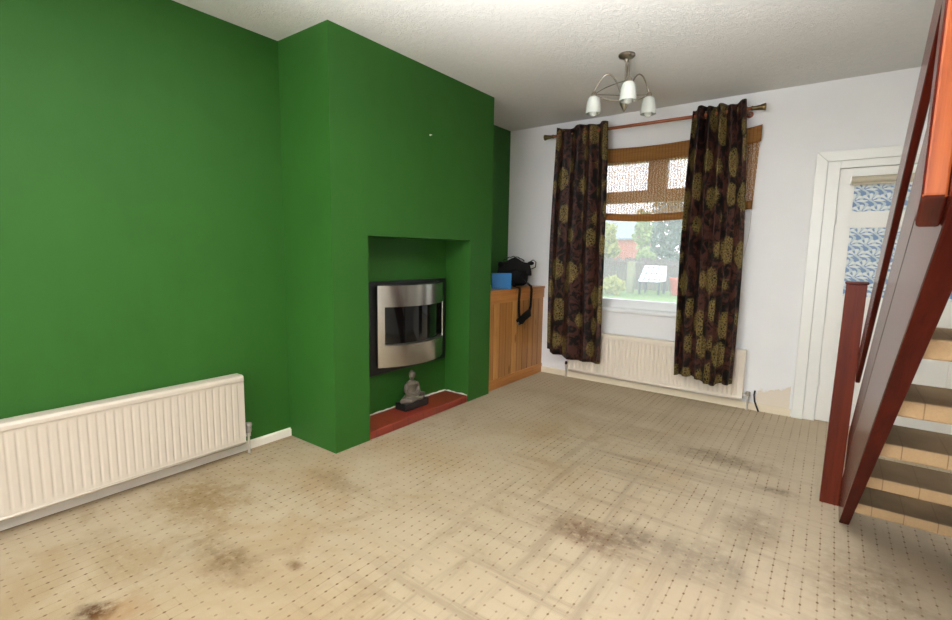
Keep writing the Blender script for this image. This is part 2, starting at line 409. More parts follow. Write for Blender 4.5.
M['pineh'] = mat_wood('varnished_pine_rail', (170, 110, 54), (190, 130, 68), (138, 84, 40), .38, 'y', knots=True)
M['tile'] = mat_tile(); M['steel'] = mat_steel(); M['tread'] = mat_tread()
M['curtain'] = mat_curtain(); M['blind'] = mat_blind(); M['blindsolid'] = mat_blind('woven_bamboo_double', .12)
M['glass'] = mat_glass(); M['rainglass'] = mat_glass('rain_spotted_glass', .16); M['floral'] = mat_floral()
M['beigeroll'] = simple('beige_roller_cloth', (196, 186, 164), .6, var=.08)
M['cable'] = simple('black_cable_rubber', (18, 18, 18), .5)
M['cord'] = simple('pale_cord', (200, 192, 176), .7)

# ------------------------------------------------------------------ room shell
b = MB(); b.poly([(XL-.3, YR-.2, 0), (XR+.2, YR-.2, 0), (XR+.2, D+.25, 0), (XL-.3, D+.25, 0)])
b.poly([(XL-.3, YR-.2, -.1), (XL-.3, D+.25, -.1), (XR+.2, D+.25, -.1), (XR+.2, YR-.2, -.1)])
struct(b.build('floor', M['carpet'], fixn=False))
# ceiling with the stairwell opening over the flight
HX0, HY0, HY1 = .20, -.85, .90
b = MB(); b.box(XL-.3, HX0, YR-.2, D+.25, H, H+.12); b.box(HX0, XR+.2, HY1, D+.25, H, H+.12); b.box(HX0, XR+.2, YR-.2, HY0, H, H+.12)
struct(b.build('ceiling', M['ceil']))
b = MB(); z0, z1 = H+.12, H+2.2
b.box(HX0-.1, HX0, HY0-.1, HY1+.1, z0, z1); b.box(HX0, XR+.1, HY1, HY1+.1, z0, z1); b.box(HX0, XR+.1, HY0-.1, HY0, z0, z1)
b.box(XR, XR+.1, HY0, HY1, z0, z1); b.box(HX0-.1, XR+.1, HY0-.1, HY1+.1, z1, z1+.1)
struct(b.build('wall_stairwell', M['wall']))
b = MB(); b.box(XL-.3, XL, YR-.2, D+.25, 0, H); struct(b.build('wall_left', M['green']))
b = MB(); b.box(XR, XR+.2, YR-.2, D+.25, 0, H); struct(b.build('wall_right', M['wall']))
# window wall with its two openings
b = MB(); T = .25
b.box(XL, WX0, D, D+T, 0, H); b.box(WX0, WX1, D, D+T, 0, WZ0); b.box(WX0, WX1, D, D+T, WZ1, H)
b.box(WX1, DX0, D, D+T, 0, H); b.box(DX0, DX1, D, D+T, DZ1, H); b.box(DX1, XR, D, D+T, 0, H)
bmesh.ops.remove_doubles(b.bm, verts=b.bm.verts, dist=1e-5)
struct(b.build('wall_front', M['wall']))
# rear wall; its wide unseen window is added to bring in light
RX0, RX1, RZ0, RZ1 = -2.5, .55, .55, 2.25
b = MB(); b.box(XL, RX0, YR-.2, YR, 0, H); b.box(RX1, XR, YR-.2, YR, 0, H); b.box(RX0, RX1, YR-.2, YR, 0, RZ0); b.box(RX0, RX1, YR-.2, YR, RZ1, H)
struct(b.build('wall_rear', M['wall']))
r = root('added_rear_window', ((RX0+RX1)/2, YR-.1, RZ0))
b = MB(); w = .06
b.box(RX0, RX1, YR-.13, YR-.07, RZ0, RZ0+w); b.box(RX0, RX1, YR-.13, YR-.07, RZ1-w, RZ1)
for i in range(4):
    xx = RX0 + (RX1-RX0-w)*i/3; b.box(xx, xx+w, YR-.13, YR-.07, RZ0, RZ1)
b.build('window_frame', M['upvc'], r)
MB().box(RX0, RX1, YR-.103, YR-.097, RZ0, RZ1).build('window_pane', M['glass'], r)
# chimney breast with the fire recess
b = MB()
b.box(XL, XC, C0, O0, 0, H); b.box(XL, XC, O1, C1, 0, H); b.box(XL, XC, O0, O1, OZ, H); b.box(XL, XB, O0, O1, 0, OZ)
bmesh.ops.remove_doubles(b.bm, verts=b.bm.verts, dist=1e-5)
struct(b.build('wall_chimney_breast', M['green']))
# skirtings
def wavy(y0, y1, x0, x1, h, seed, n=26):
    rnd = random.Random(seed); b = MB()
    b.grid(lambda u, v: (x1, y0+(y1-y0)*u, h*v), n, 1); b.grid(lambda u, v: (x0+(x1-x0)*v, y0+(y1-y0)*u, h), n, 1)
    bmesh.ops.remove_doubles(b.bm, verts=b.bm.verts, dist=1e-4); return b
b = MB(); b.box(XL, XL+.016, YR, C0, 0, .046); b.box(XL, XL+.008, YR, C0, .046, .052)
struct(b.build('baseboard_left', M['skirtw']))
b = MB(); b.box(-2.385, -.178, D-.016, D, 0, .052); b.box(-2.385, -.178, D-.009, D, .052, .058)
struct(b.build('baseboard_front', M['skirt']))

# ------------------------------------------------------------------ window
r = root('window_1', ((WX0+WX1)/2, D+.1, WZ0))
y0, y1 = D+.085, D+.155
TR0, TR1 = 1.715, 1.822        # transom
b = MB()
b.box(WX0, WX1, y0, y1, WZ0, WZ0+.082); b.box(WX0, WX1, y0, y1, WZ1-.045, WZ1)
b.box(WX0, WX0+.06, y0, y1, WZ0+.082, WZ1-.045); b.box(WX1-.06, WX1, y0, y1, WZ0+.082, WZ1-.045)
b.box(WX0+.06, WX1-.06, y0, y1, TR0, TR1)
b.build('window_frame', M['upvc'], r, bevel=.006)
b = MB(); b.box(-1.418, -1.25, y0-.008, y1-.001, TR1-.004, WZ1-.04)
b.build('mullion', M['upvc'], r, bevel=.006)
b = MB(); b.box(WX0+.05, WX1-.05, D+.118, D+.124, WZ0+.07, TR0+.01); b.build('lower_pane', M['rainglass'], r)
b = MB(); b.box(WX0+.05, -1.40, D+.118, D+.124, TR1-.01, WZ1-.04); b.build('fanlight_pane', M['rainglass'], r)
b = MB(); b.box(-1.26, WX1-.05, D+.118, D+.124, TR1-.01, WZ1-.04); b.build('fanlight_pane', M['rainglass'], r)
b = MB(); b.box(WX0-.02, WX1+.02, D-.032, D, .704, .732); b.box(WX0, WX1, D, D+.09, .73, .736); b.build('window_sill', M['upvc'], r, bevel=.006)

# ------------------------------------------------------------------ door
r = root('door_1', (.36, D, 0))
b = MB()                                   # architrave, mitred
for z_, t in ((0, 1),):
    b.prism([(-.172, 0), (DX0, 0), (DX0, 1.932), (-.172, 2.004)], 'y', D-.022, D)
    b.prism([(-.172, 2.004), (DX0, 1.932), (DX1, 1.932), (DX1+.074, 2.004)], 'y', D-.022, D)
    b.prism([(DX1, 0), (DX1+.074, 0), (DX1+.074, 2.004), (DX1, 1.932)], 'y', D-.022, D)
b.build('architrave', M['gloss'], r, bevel=.004)
b = MB(); LX0, LX1, LZ1 = -.020, .752, 1.876
b.box(DX0, LX0-.003, D-.004, D+.12, 0, DZ1); b.box(LX1+.003, DX1, D-.004, D+.12, 0, DZ1); b.box(LX0-.003, LX1+.003, D-.004, D+.12, LZ1+.004, DZ1)
b.box(DX0, LX0+.014, D+.056, D+.085, 0, DZ1); b.box(LX1-.014, DX1, D+.056, D+.085, 0, DZ1); b.box(DX0, DX1, D+.056, D+.085, LZ1-.014, DZ1)
b.build('door_lining', M['gloss'], r, bevel=.003)
b = MB(); GX0, GX1 = .058, .674
yl0, yl1 = D+.010, D+.052
b.box(LX0, GX0, yl0, yl1, .008, LZ1); b.box(GX1, LX1, yl0, yl1, .008, LZ1)
b.box(GX0, GX1, yl0, yl1, 1.80, LZ1); b.box(GX0, GX1, yl0, yl1, 1.468, 1.562); b.box(GX0, GX1, yl0, yl1, .80, .955); b.box(GX0, GX1, yl0, yl1, .008, .18)
b.box(GX0, GX1, yl0+.014, yl1-.008, .18, .80)
leaf = b.build('door_leaf', M['door'], r)
b = MB(); b.box(GX0, GX1, D+.03, D+.036, 1.562, 1.80); b.build('floral_pane', M['floral'], r)
b = MB(); b.box(GX0, GX1, D+.03, D+.036, .955, 1.468); b.build('floral_pane', M['floral'], r)
b = MB()
for zz0, zz1 in ((1.562, 1.80), (.955, 1.468)):
    for bx in ((GX0, GX0+.010, zz0, zz1), (GX1-.010, GX1, zz0, zz1), (GX0, GX1, zz0, zz0+.010), (GX0, GX1, zz1-.010, zz1)):
        b.box(bx[0], bx[1], D+.016, D+.032, bx[2], bx[3])
b.build('glazing_bead', M['door'], r)
b = MB(); b.tube([(GX0-.012, D-.012, 1.792), (GX1+.012, D-.012, 1.792)], .024, 18)
cas = b.build('roller_cassette', M['beigeroll'], r, smooth=40)
b = MB(); b.box(GX0-.018, GX0-.011, D-.04, D+.011, 1.764, 1.82); b.box(GX1+.011, GX1+.018, D-.04, D+.011, 1.764, 1.82); b.build('end_bracket', M['chrome'], cas)
b = MB(); b.box(GX0-.006, GX1+.006, D-.020, D-.010, 1.755, 1.768); b.build('hem_bar', M['beigeroll'], cas)
for zz in (1.53, .32):
    b = MB(); b.tube([(LX0-.001, D-.004, zz-.045), (LX0-.001, D-.004, zz+.045)], .006, 10); b.build('hinge', M['gloss'], r)

# ------------------------------------------------------------------ radiators
def radiator(name, label, origin, along, out, length, z0, z1, pitch, valves, group, dp=1.0, gd=.0035):
    """origin: wall point at the start; along / out: unit vectors in plan"""
    o = Vector(origin); a = Vector(along); n = Vector(out)
    t = thing(name, o + a*length/2, label, 'radiator', group)
    P = lambda s, d, z: tuple(o + a*s + n*d*dp + Vector((0, 0, z)))
    nf = int((length-.05)//pitch); m0 = (length - nf*pitch)/2
    zb, zt = z0+.035, z1-.052
    def depth(s):
        if s < m0 or s > length-m0: return .100
        f = ((s-m0)/pitch) % 1.0
        g = max(0, math.cos(2*pi*f)*1.0)      # groove at the pitch lines
        return .100 - gd*max(0, (g-.3)/.7)
    ns = nf*12; ss = [0] + [m0 + (length-2*m0)*i/ns for i in range(ns+1)] + [length]
    zs = [z0, zb-.006, zb+.006, zt-.006, zt+.006, z1-.012]
    b = MB(); V = []
    for s_ in ss:
        row = []
        for j, z_ in enumerate(zs):
            d = depth(s_) if j in (2, 3) else .100
            row.append(b.bm.verts.new(P(s_, d, z_)))
        V.append(row)
    for i in range(len(ss)-1):
        for j in range(len(zs)-1): b.bm.faces.new([V[i][j], V[i+1][j], V[i+1][j+1], V[i][j+1]])
    R3 = Matrix((a, n, Vector((0, 0, 1)))).transposed()
    b.obox(P(length/2, .074, (z0+z1)/2), (length/2, .010, (z1-z0)/2-.012), R3)
    b.build('front_panel', M[RADMAT], t, smooth=35)
    b = MB(); b.obox(P(length/2, .040, (z0+z1)/2-.01), (length/2-.02, .006, (z1-z0)/2-.03), R3); b.build('rear_panel', M[RADMAT], t)
    # rounded top casing with a lip down the front, and side casings
    b = MB(); prof = [(.028, z1-.03), (.028, z1), (.090, z1), (.101, z1-.004), (.106, z1-.014), (.106, z1-.034), (.100, z1-.036), (.098, z1-.012), (.034, z1-.010), (.034, z1-.03)]
    A = [b.bm.verts.new(P(-.003, d, z)) for d, z in prof]; B = [b.bm.verts.new(P(length+.003, d, z)) for d, z in prof]
    b.bm.faces.new(A); b.bm.faces.new(B[::-1])
    for i in range(len(prof)): b.bm.faces.new([A[i], B[i], B[(i+1) % len(prof)], A[(i+1) % len(prof)]])
    b.build('top_casing', M[RADMAT], t, bevel=.002)
    for s_ in (-.002, length+.002):
        b = MB(); b.obox(P(s_, .064, (z0+z1)/2), (.002, .036, (z1-z0)/2-.006), R3); b.build('side_casing', M[RADMAT], t)
    b = MB(); b.tube([P(.0, .094, z0+.004), P(length, .094, z0+.004)], .010, 10); b.build('bottom_bead', M[RADMAT], t, smooth=True)
    for s_ in (.18, length-.18):
        b = MB(); b.obox(P(s_, .022, (z0+z1)/2), (.02, .014, .13), R3); b.build('wall_bracket', M[RADMAT], t)
    for kind, side in valves:
        s0 = -.04 if side < 0 else length+.04; e = 0 if side < 0 else length
        b = MB(); b.tube([P(e, .062, z0+.035), P(s0, .062, z0+.035)], .008, 10); b.lathe([(.013, 0), (.013, .02), (.009, .024)], P(s0, .062, z0+.025)); b.tube([P(s0, .062, 0), P(s0, .062, z0+.03)], .0075, 10)
        vb = b.build('valve_body', M['chrome'] if kind != 'white' else M[RADMAT], t, smooth=40)
        b = MB()
        if kind == 'trv': b.lathe([(.010, 0), (.017, .004), (.019, .02), (.019, .034), (.015, .038), (.021, .042), (.022, .056), (.018, .062), (0, .062)], P(s0, .062, z0+.045), seg=18); mat = M['greycap']
        elif kind == 'grey': b.lathe([(.012, 0), (.018, .004), (.019, .030), (.015, .034), (0, .034)], P(s0, .062, z0+.035), seg=18); mat = M['greycap']
        else: b.lathe([(.010, 0), (.013, .004), (.012, .03), (0, .034)], P(s0, .062, z0+.045), seg=14); mat = M['black']
        b.build('valve_cap', mat, vb, smooth=40)
    return t
RADMAT = 'radw'
radiator('radiator', 'long cream fluted radiator low on the green left wall', (XL, -.42, 0), (0, 1, 0), (1, 0, 0), 1.835, .082, .500, .0355, [('trv', 1)], 'cream panel radiators')
RADMAT = 'rad'
radiator('radiator', 'cream fluted radiator under the window behind the dark curtains', (-2.045, D, 0), (1, 0, 0), (0, -1, 0), 1.532, .085, .492, .0355, [('lock', -1), ('grey', 1)], 'cream panel radiators', dp=.78, gd=.013)

# ------------------------------------------------------------------ wall fire, hearth, figurine
t = thing('electric_fire', (XB, 2.655, .345), 'wall-hung electric fire with bowed brushed steel front and black glass', 'fireplace')
b = MB(); b.box(XB, XB+.028, 2.235, 3.075, .345, 1.022); b.build('back_plate', M['black'], t, bevel=.006)
yc, hw, xe, sg = 2.655, .352, -2.563, .125
Rr = (hw*hw+sg*sg)/(2*sg)
def arc(y, inset=0.0):
    return xe + math.sqrt((Rr-inset)**2-(y-yc)**2) - (Rr-sg)
FZ0, FZ1 = .405, .995
GZ0, GZ1, GH = .560, .842, .312
ys = [-hw + 2*hw*i/60 for i in range(61)]
b = MB()
def fgrid(ya, yb, za, zb, n):
    b.grid(lambda u, v: (arc(yc+ya+(yb-ya)*u), yc+ya+(yb-ya)*u, za+(zb-za)*v), n, 1)
fgrid(-hw, -GH, FZ0, FZ1, 10); fgrid(GH, hw, FZ0, FZ1, 10); fgrid(-GH, GH, FZ0, GZ0, 110); fgrid(-GH, GH, GZ1, FZ1, 110)
bmesh.ops.remove_doubles(b.bm, verts=b.bm.verts, dist=1e-4)
b.build('steel_fascia', M['steel'], t, solid=.005)
b = MB()
pts = [(arc(yc+y_, .008), yc+y_) for y_ in ys[1:-1]]
outl = [(XB+.02, yc-hw+.008)] + pts + [(XB+.02, yc+hw-.008)]
b.prism(outl, 'z', FZ0+.008, GZ0-.004); b.prism(outl, 'z', GZ1+.004, FZ1-.008)
b.box(XB+.02, -2.572, yc-hw+.006, yc-hw+.05, FZ0+.008, FZ1-.008); b.box(XB+.02, -2.572, yc+hw-.05, yc+hw-.006, FZ0+.008, FZ1-.008)
body = b.build('fire_casing', M['black'], t)
b = MB()
for i in range(34):
    y_ = yc-.30+.6*i/33; xx = arc(y_, .02); b.box(xx-.03, xx, y_-.004, y_+.004, FZ1-.010, FZ1+.004)
b.build('top_vent', M['black'], t)
b = MB(); b.grid(lambda u, v: (arc(yc-.318+.636*u, .03), yc-.318+.636*u, GZ0-.004+(GZ1-GZ0+.008)*v), 40, 1); b.build('fire_glass', M['blackglass'], t, smooth=True)
b = MB(); b.grid(lambda u, v: (arc(yc-.305+.61*u, .004+.026*v), yc-.305+.61*u, GZ0+.001+.006*v), 40, 1); b.build('glass_ledge', M['nickel'], t, smooth=True, solid=.002)
b = MB(); b.grid(lambda u, v: (arc(yc+GH-.002+.004*u, .001+.028*v), yc+GH-.002, GZ0+(GZ1-GZ0)*u), 2, 2); b.build('glass_edge', M['steel'], t, solid=.002)

t = thing('hearth', ((XB+XC)/2, (O0+O1)/2, 0), 'red quarry tile hearth slab in the green chimney opening', 'hearth')
b = MB(); b.box(XB+.012, XC+.003, O0+.002, O1-.014, .0, .058); b.build('tile_slab', M['tile'], t, bevel=.008, bseg=3)
b = MB()
rnd = random.Random(3)
def rough_strip(pa, pb, nx, ny, n):
    prev = None
    for i in range(n+1):
        f = i/n; w_ = .008+rnd.uniform(-.003, .004); h_ = .0605+rnd.uniform(-.002, .004)
        p = Vector(pa).lerp(Vector(pb), f); q = p + Vector((nx, ny, 0))*w_
        ring = [b.bm.verts.new((p.x, p.y, 0)), b.bm.verts.new((p.x, p.y, h_)), b.bm.verts.new((q.x, q.y, h_-.003)), b.bm.verts.new((q.x, q.y, 0))]
        if prev:
            for k in range(4): b.bm.faces.new([prev[k], prev[(k+1) % 4], ring[(k+1) % 4], ring[k]])
        prev = ring
rough_strip((XB+.001, O0+.002, 0), (XB+.001, O1-.008, 0), 1, 0, 30); rough_strip((XB+.002, O1-.001, 0), (XC-.01, O1-.001, 0), 0, -1, 12)
b.build('mortar_bead', M['plaster'], t)

t = thing('figurine', (-2.502, 2.588, .058), 'grey seated meditating figurine on a black block on the red hearth', 'figurine')
b = MB(); b.box(-2.560, -2.445, 2.462, 2.716, .0585, .114); b.build('plinth', M['black'], t, bevel=.010, bseg=3)
b = MB(); fx, fy, fz = -2.503, 2.589, .111
def E(dx, dy, dz, rx, ry, rz, rot=None): b.ball((fx+dx, fy+dy, fz+dz), (rx, ry, rz), 20, rot)
E(0, 0, .030, .050, .080, .034)                       # hips
E(-.008, 0, .085, .034, .046, .065); E(-.008, 0, .122, .033, .056, .034)     # trunk, shoulders
E(-.004, 0, .168, .014, .015, .022)                    # neck
E(0, 0, .200, .026, .024, .030); E(.020, 0, .196, .006, .005, .008)      # head, nose
E(-.004, 0, .226, .012, .012, .010)                    # topknot
for sgn in (-1, 1):
    E(-.002, sgn*.024, .193, .006, .005, .014)         # ears
    b.tube([(fx-.008, fy+sgn*.050, fz+.130), (fx-.002, fy+sgn*.066, fz+.090), (fx+.016, fy+sgn*.058, fz+.058), (fx+.040, fy+sgn*.018, fz+.046)], [.019, .017, .014, .010], 12)   # arms
    b.tube([(fx-.01, fy+sgn*.04, fz+.026), (fx+.016, fy+sgn*.116, fz+.020), (fx+.044, fy+sgn*.06, fz+.018), (fx+.046, fy-sgn*.03, fz+.020)], [.028, .024, .020, .014], 12)       # crossed legs
E(.042, 0, .043, .014, .026, .009)                     # hands in the lap
b.build('seated_figure', M['stone'], t, remesh=.0042)

b = MB(); b.lathe([(.0, 0), (.006, 0), (.006, .004), (.002, .006), (.002, .014), (.004, .016), (0, .018)], (XC, 2.617, 2.051), (1, 0, 0), 12)
tag(b.build('picture_nail', M['plaster'], smooth=40), 'tiny pale nail head high on the green chimney breast', 'nail')

# ------------------------------------------------------------------ alcove cupboard and what stands on it
FX = -2.388
t = thing('cupboard', ((XL+FX)/2, 3.91, 0), 'knotty pine built-in alcove cupboard beside the chimney breast', 'cupboard')
b = MB(); b.box(XL+.002, FX+.014, C1+.002, D-.002, .878, .902); b.build('cupboard_top', M['pineh'], t, bevel=.004)
b = MB(); b.box(FX-.02, FX+.006, C1+.002, D-.002, .785, .877); b.build('top_rail', M['pineh'], t, bevel=.002)
b = MB(); n = 10; w_ = (D-C1-.004)/n
for i in range(n):
    a0 = C1+.002+w_*i; b.box(FX-.022, FX-.003, a0+.0012, a0+w_-.0012, .09, .785)
b.build('plank_front', M['pine'], t, bevel=.003)
b = MB(); b.box(FX-.022, FX+.004, C1+.002, D-.002, 0, .092); b.build('plinth_board', M['pineh'], t, bevel=.004)
b = MB(); b.box(XL+.002, FX-.022, C1+.002, C1+.02, 0, .878); b.box(XL+.002, FX-.022, D-.02, D-.002, 0, .878); b.box(XL+.002, FX-.022, C1+.02, D-.02, .05, .066); b.build('carcass', M['pine'], t)

TZ = .9025
cam_dir = Vector((-2.46, 3.66, 0)).normalized()
def facing(cx, cy, extra=0.0):
    a = math.atan2(-cy, -cx) + extra          # yaw of the outward normal towards the room
    return Matrix.Rotation(a, 3, 'Z')
t = thing('shoulder_bag', (-2.60, 4.15, TZ), 'black nylon shoulder bag with strap dangling over the pine cupboard', 'bag')
R3 = facing(-2.6, 4.15, .12)
def BP(dx, dy, dz): return tuple(R3 @ Vector((dx, dy*1.06, dz*1.14)) + Vector((-2.60, 4.15, TZ)))
b = MB()
sec = [(.0, .075, .118), (.04, .085, .128), (.12, .086, .132), (.17, .082, .130), (.205, .066, .112), (.22, .045, .085)]
rings = []
for z_, hx, hy in sec:
    ring = []
    for k in range(28):
        a = 2*pi*k/28; ca, sa = math.cos(a), math.sin(a); e = .45
        ring.append(b.bm.verts.new(BP(math.copysign(abs(ca)**e, ca)*hx, math.copysign(abs(sa)**e, sa)*hy + .012*math.sin(z_*20), z_)))
    rings.append(ring)
for i in range(len(rings)-1):
    for k in range(28): b.bm.faces.new([rings[i][k], rings[i][(k+1) % 28], rings[i+1][(k+1) % 28], rings[i+1][k]])
b.bm.faces.new(rings[0][::-1]); b.bm.faces.new(rings[-1])
b.build('bag_body', M['bag'], t, smooth=True, sub=1)
b = MB()
b.grid(lambda u, v: BP(.094+.012*math.sin(v*pi) if v > .45 else -.05+.33*v, -.152+.30*u+.012*math.sin(v*5+u*3), .242-.012*math.sin(u*9)-(.0 if v < .45 else (v-.45)*.20)-.028*abs(u-.5)*2), 20, 14)
b.build('bag_flap', M['bag'], t, smooth=True, solid=.008)
b = MB(); b.ball(BP(.09, -.13, .19), (.035, .03, .03)); b.build('side_pocket', M['bag'], t, smooth=True)
b = MB(); b.ball(BP(.06, .155, .205), (.028, .045, .020)); b.build('side_pocket', M['bag'], t, smooth=True)
hp = [BP(.0, -.10+.2*i/14, .225+.035*math.sin(pi*i/14)+.004*math.sin(i*2.1)) for i in range(15)]
b = MB(); b.strip(hp, R3 @ Vector((1, 0, 0)), .028, .007); b.build('grab_handle', M['bag'], t, smooth=40)
b = MB(); b.strip([BP(.05, .12, .20), BP(.06, .175, .235), BP(.05, .205, .215), BP(.06, .20, .17), BP(.05, .15, .15)], R3 @ Vector((1, 0, 0)), .02, .006); b.build('loose_loop', M['bag'], t, smooth=40)
sx = FX+.0185
p1 = [BP(.088, -.03, .06), (FX-.06, 3.93, TZ+.014), (FX-.005, 3.905, TZ+.010), (FX+.014, 3.90, TZ+.007), (sx+.004, 3.898, TZ-.004), (sx+.004, 3.898, TZ-.03), (sx, 3.895, .80), (sx, 3.898, .70), (sx+.002, 3.905, .630)]
b = MB(); b.strip(p1, (0, 1, 0), .036, .005); b.build('shoulder_strap', M['bag'], t, smooth=40)
p2 = [BP(.055, .13, .17), (FX-.06, 4.07, .99), (FX+.0, 4.095, .935), (sx+.004, 4.108, .914), (sx+.006, 4.115, .875), (sx, 4.122, .80), (sx, 4.115, .72), (sx+.002, 4.085, .655)]
b = MB(); b.strip(p2, (0, 1, 0), .038, .005); b.build('shoulder_strap', M['bag'], t, smooth=40)
pd = [(sx+.004, 3.892, .625), (sx+.010, 3.910, .590), (sx+.014, 3.93, .600), (sx+.014, 3.98, .628), (sx+.012, 4.04, .645), (sx+.008, 4.10, .660)]
b = MB(); b.strip(pd, (0, .35, 1), .080, .014); b.build('strap_pad', M['bag'], t, smooth=40, bevel=.003)
b = MB(); b.tube([(sx+.012, 3.872+.012*math.cos(a*pi/6), .575+.010*math.sin(a*pi/6)) for a in range(13)], .0018, 8); b.build('strap_clip', M['chrome'], t, smooth=True)

t = thing('hardback_book', (-2.47, 3.735, TZ), 'bright blue hardback book standing upright in front of the black bag', 'book')
R3 = facing(-2.47, 3.735, .16)
b = MB()
b.obox((-2.47, 3.735, TZ+.073), (.0125, .089, .068), R3); b.build('page_block', M['page'], t)
b = MB()
off = R3 @ Vector((.014, 0, 0))
b.obox(Vector((-2.47, 3.735, TZ+.074))+off, (.002, .092, .073), R3); b.obox(Vector((-2.47, 3.735, TZ+.074))-off, (.002, .092, .073), R3)
b.obox(Vector((-2.47, 3.735, TZ+.074))+R3 @ Vector((0, -.090, 0)), (.014, .002, .073), R3)
b.build('cover', M['blue'], t, bevel=.0015)
b = MB(); b.lathe([(0, 0), (.030, 0), (.040, .010), (.042, .03), (.036, .052), (.022, .07), (.010, .082), (0, .084)], (-2.45, 3.475, TZ), seg=20)
tag(b.build('green_ornament', M['lime'], smooth=True), 'small lime green rounded ornament beside the blue book', 'ornament')

# ------------------------------------------------------------------ curtains, rod, blind
YC = D-.13
t = thing('curtain_rod', ((-2.364-.51)/2, YC, 2.345), 'coppery curtain rod with flared brass finials above the window', 'curtain rod')
ZR = 2.352
b = MB(); b.tube([(-2.27, YC, ZR), (-.60, YC, ZR)], .0135, 16); b.build('rod', M['copper'], t, smooth=True)
for sgn, xx in ((-1, -2.27), (1, -.605)):
    b = MB(); b.lathe([(.016, 0), (.019, .006), (.015, .012), (.014, .022), (.018, .055), (.027, .092), (.026, .096), (0, .092)], (xx, YC, ZR), (sgn, 0, 0), 24); b.build('finial', M['brass'], t, smooth=35)
for xx in (-2.215, -.63):
    b = MB(); b.tube([(xx, D, ZR-.012), (xx, YC+.02, ZR-.016), (xx, YC, ZR-.018)], .007, 10); b.lathe([(.026, 0), (.026, .004), (.012, .010)], (xx, D, ZR-.012), (0, -1, 0), 18)
    b.tube([(xx+.012*0, YC + .020*math.cos(a), ZR + .020*math.sin(a)) for a in [pi*.9+i*pi*1.2/10 for i in range(11)]], .0045, 8)
    br = b.build('bracket', M['copper'], t, smooth=40)
    b = MB(); b.tube([(xx, YC, ZR-.02), (xx, YC, ZR-.042)], .003, 8); b.lathe([(.006, 0), (.007, -.006), (0, -.01)], (xx, YC, ZR-.04), seg=10); b.build('grub_screw', M['brass'], br, smooth=40)

def curtain(label, tx0, tx1, bx0, bx1, zt, zb, folds, seed, width, bulge):
    rnd = random.Random(seed)
    t = thing('curtain', ((bx0+bx1)/2, YC, zb), label, 'curtain', 'curtains at the window')
    ph = [rnd.uniform(-.5, .5) for _ in range(folds+2)]; am = [rnd.uniform(.7, 1.15) for _ in range(folds*2+2)]
    nu, nv = folds*20, 60
    hem = [rnd.uniform(-.012, .012) for _ in range(folds*2+2)]
    def pos(u, v):
        w = 1-v                                     # v=1 at the top
        k = u*folds*2; i = int(min(k, folds*2-1e-6)); f = k-i
        A = am[i]*(1-f)+am[i+1]*f
        z = zb+(zt-zb)*v
        x0 = tx0+(bx0-tx0)*w**.8; x1 = tx1+(bx1-tx1)*w**.8
        uu = u + .022*math.sin(2*pi*u*1.5+seed)*w
        x = x0+(x1-x0)*uu
        amp = (.036+.008*w)*A*(.75+.25*math.cos(3*w+seed+u*4))
        s_ = math.sin(2*pi*folds*u+.5*w*math.sin(3*u+seed))
        y = YC - .024 + amp*math.copysign(abs(s_)**.8, s_) + .014*math.sin(6*w+seed)*w - .022*w
        x += .010*math.sin(4*pi*folds*u)*w**.5 + bulge*math.sin(pi*w)*(u-.5)
        if v > .965: z += (v-.965)/.035*(.010*math.sin(2*pi*folds*u*.5+seed)+.006*math.sin(9*u+seed))
        if w > .9: z += (w-.9)/.1*((hem[i]*(1-f)+hem[i+1]*f)+SAG.get(seed, lambda u: 0)(u))
        return (x, y, z)
    b = MB(); b.grid(pos, nu, nv, uv=lambda u, v: (u*width+seed*.37, v*(zt-zb)+seed*.21))
    b.build('curtain_cloth', M['curtain'], t, smooth=True, solid=.004)
    for q in range(folds*2):
        u = (q+.5)/(folds*2); v = (ZR-zb)/(zt-zb); p = Vector(pos(u, v)); p2 = Vector(pos(min(1, u+.002), v)); tn = (p2-p).normalized()
        nrm = Vector((tn.y, -tn.x, 0))
        b = MB(); b.lathe([(.020, -.004), (.027, -.005), (.029, 0), (.027, .005), (.020, .004), (.020, -.004)], (p.x, YC, ZR), (1, 0, 0) if abs(nrm.x) > .3 else (nrm.x, nrm.y, 0), 18)
        b.build('eyelet', M['brass'], t, smooth=True)
    return t
SAG = {2: lambda u: .055*(1-u)**3, 5: lambda u: .02*math.sin(u*7)}
curtain('dark brown curtain with gold flower heads, left of the window', -2.226, -1.722, -2.268, -1.672, 2.408, .220, 4, 2, 1.15, .02)
curtain('dark brown curtain with gold flower heads, right of the window', -1.016, -.640, -1.006, -.588, 2.406, .222, 5, 5, 1.2, .05)

t = thing('roman_blind', (-1.32, D-.03, 1.55), 'woven brown bamboo blind drooping across the top of the window', 'blind')
BX0, BX1 = -2.11, -.532
def sag(u): return -.060*math.sin(pi*min(1, u*1.0))**.8 - .012*(1-u)
def bow(u): return -.012*math.sin(pi*u)
b = MB(); b.grid(lambda u, v: (BX0+(BX1-BX0)*u, D-.046+bow(u), 2.245+sag(u)-.124*(1-v)), 48, 4); b.build('valance', M['blindsolid'], t, smooth=True, solid=.004)
def low(u): return 1.612-.078*math.sin(pi*min(1, u*1.02))**.75
b = MB(); b.grid(lambda u, v: (BX0+.004+(BX1-BX0-.028+.02*v)*u, D-.036+bow(u)*.5, low(u)+.04+(2.235+sag(u)-low(u)-.04)*v), 48, 10); b.build('woven_panel', M['blind'], t, smooth=True, solid=.0)
b = MB(); b.grid(lambda u, v: (BX0+.004+(BX1-BX0-.028)*u, D-.040+bow(u)*.5-.008*math.sin(pi*v), low(u)+.062*v), 48, 6); b.build('hem_fold', M['blindsolid'], t, smooth=True, solid=.003)
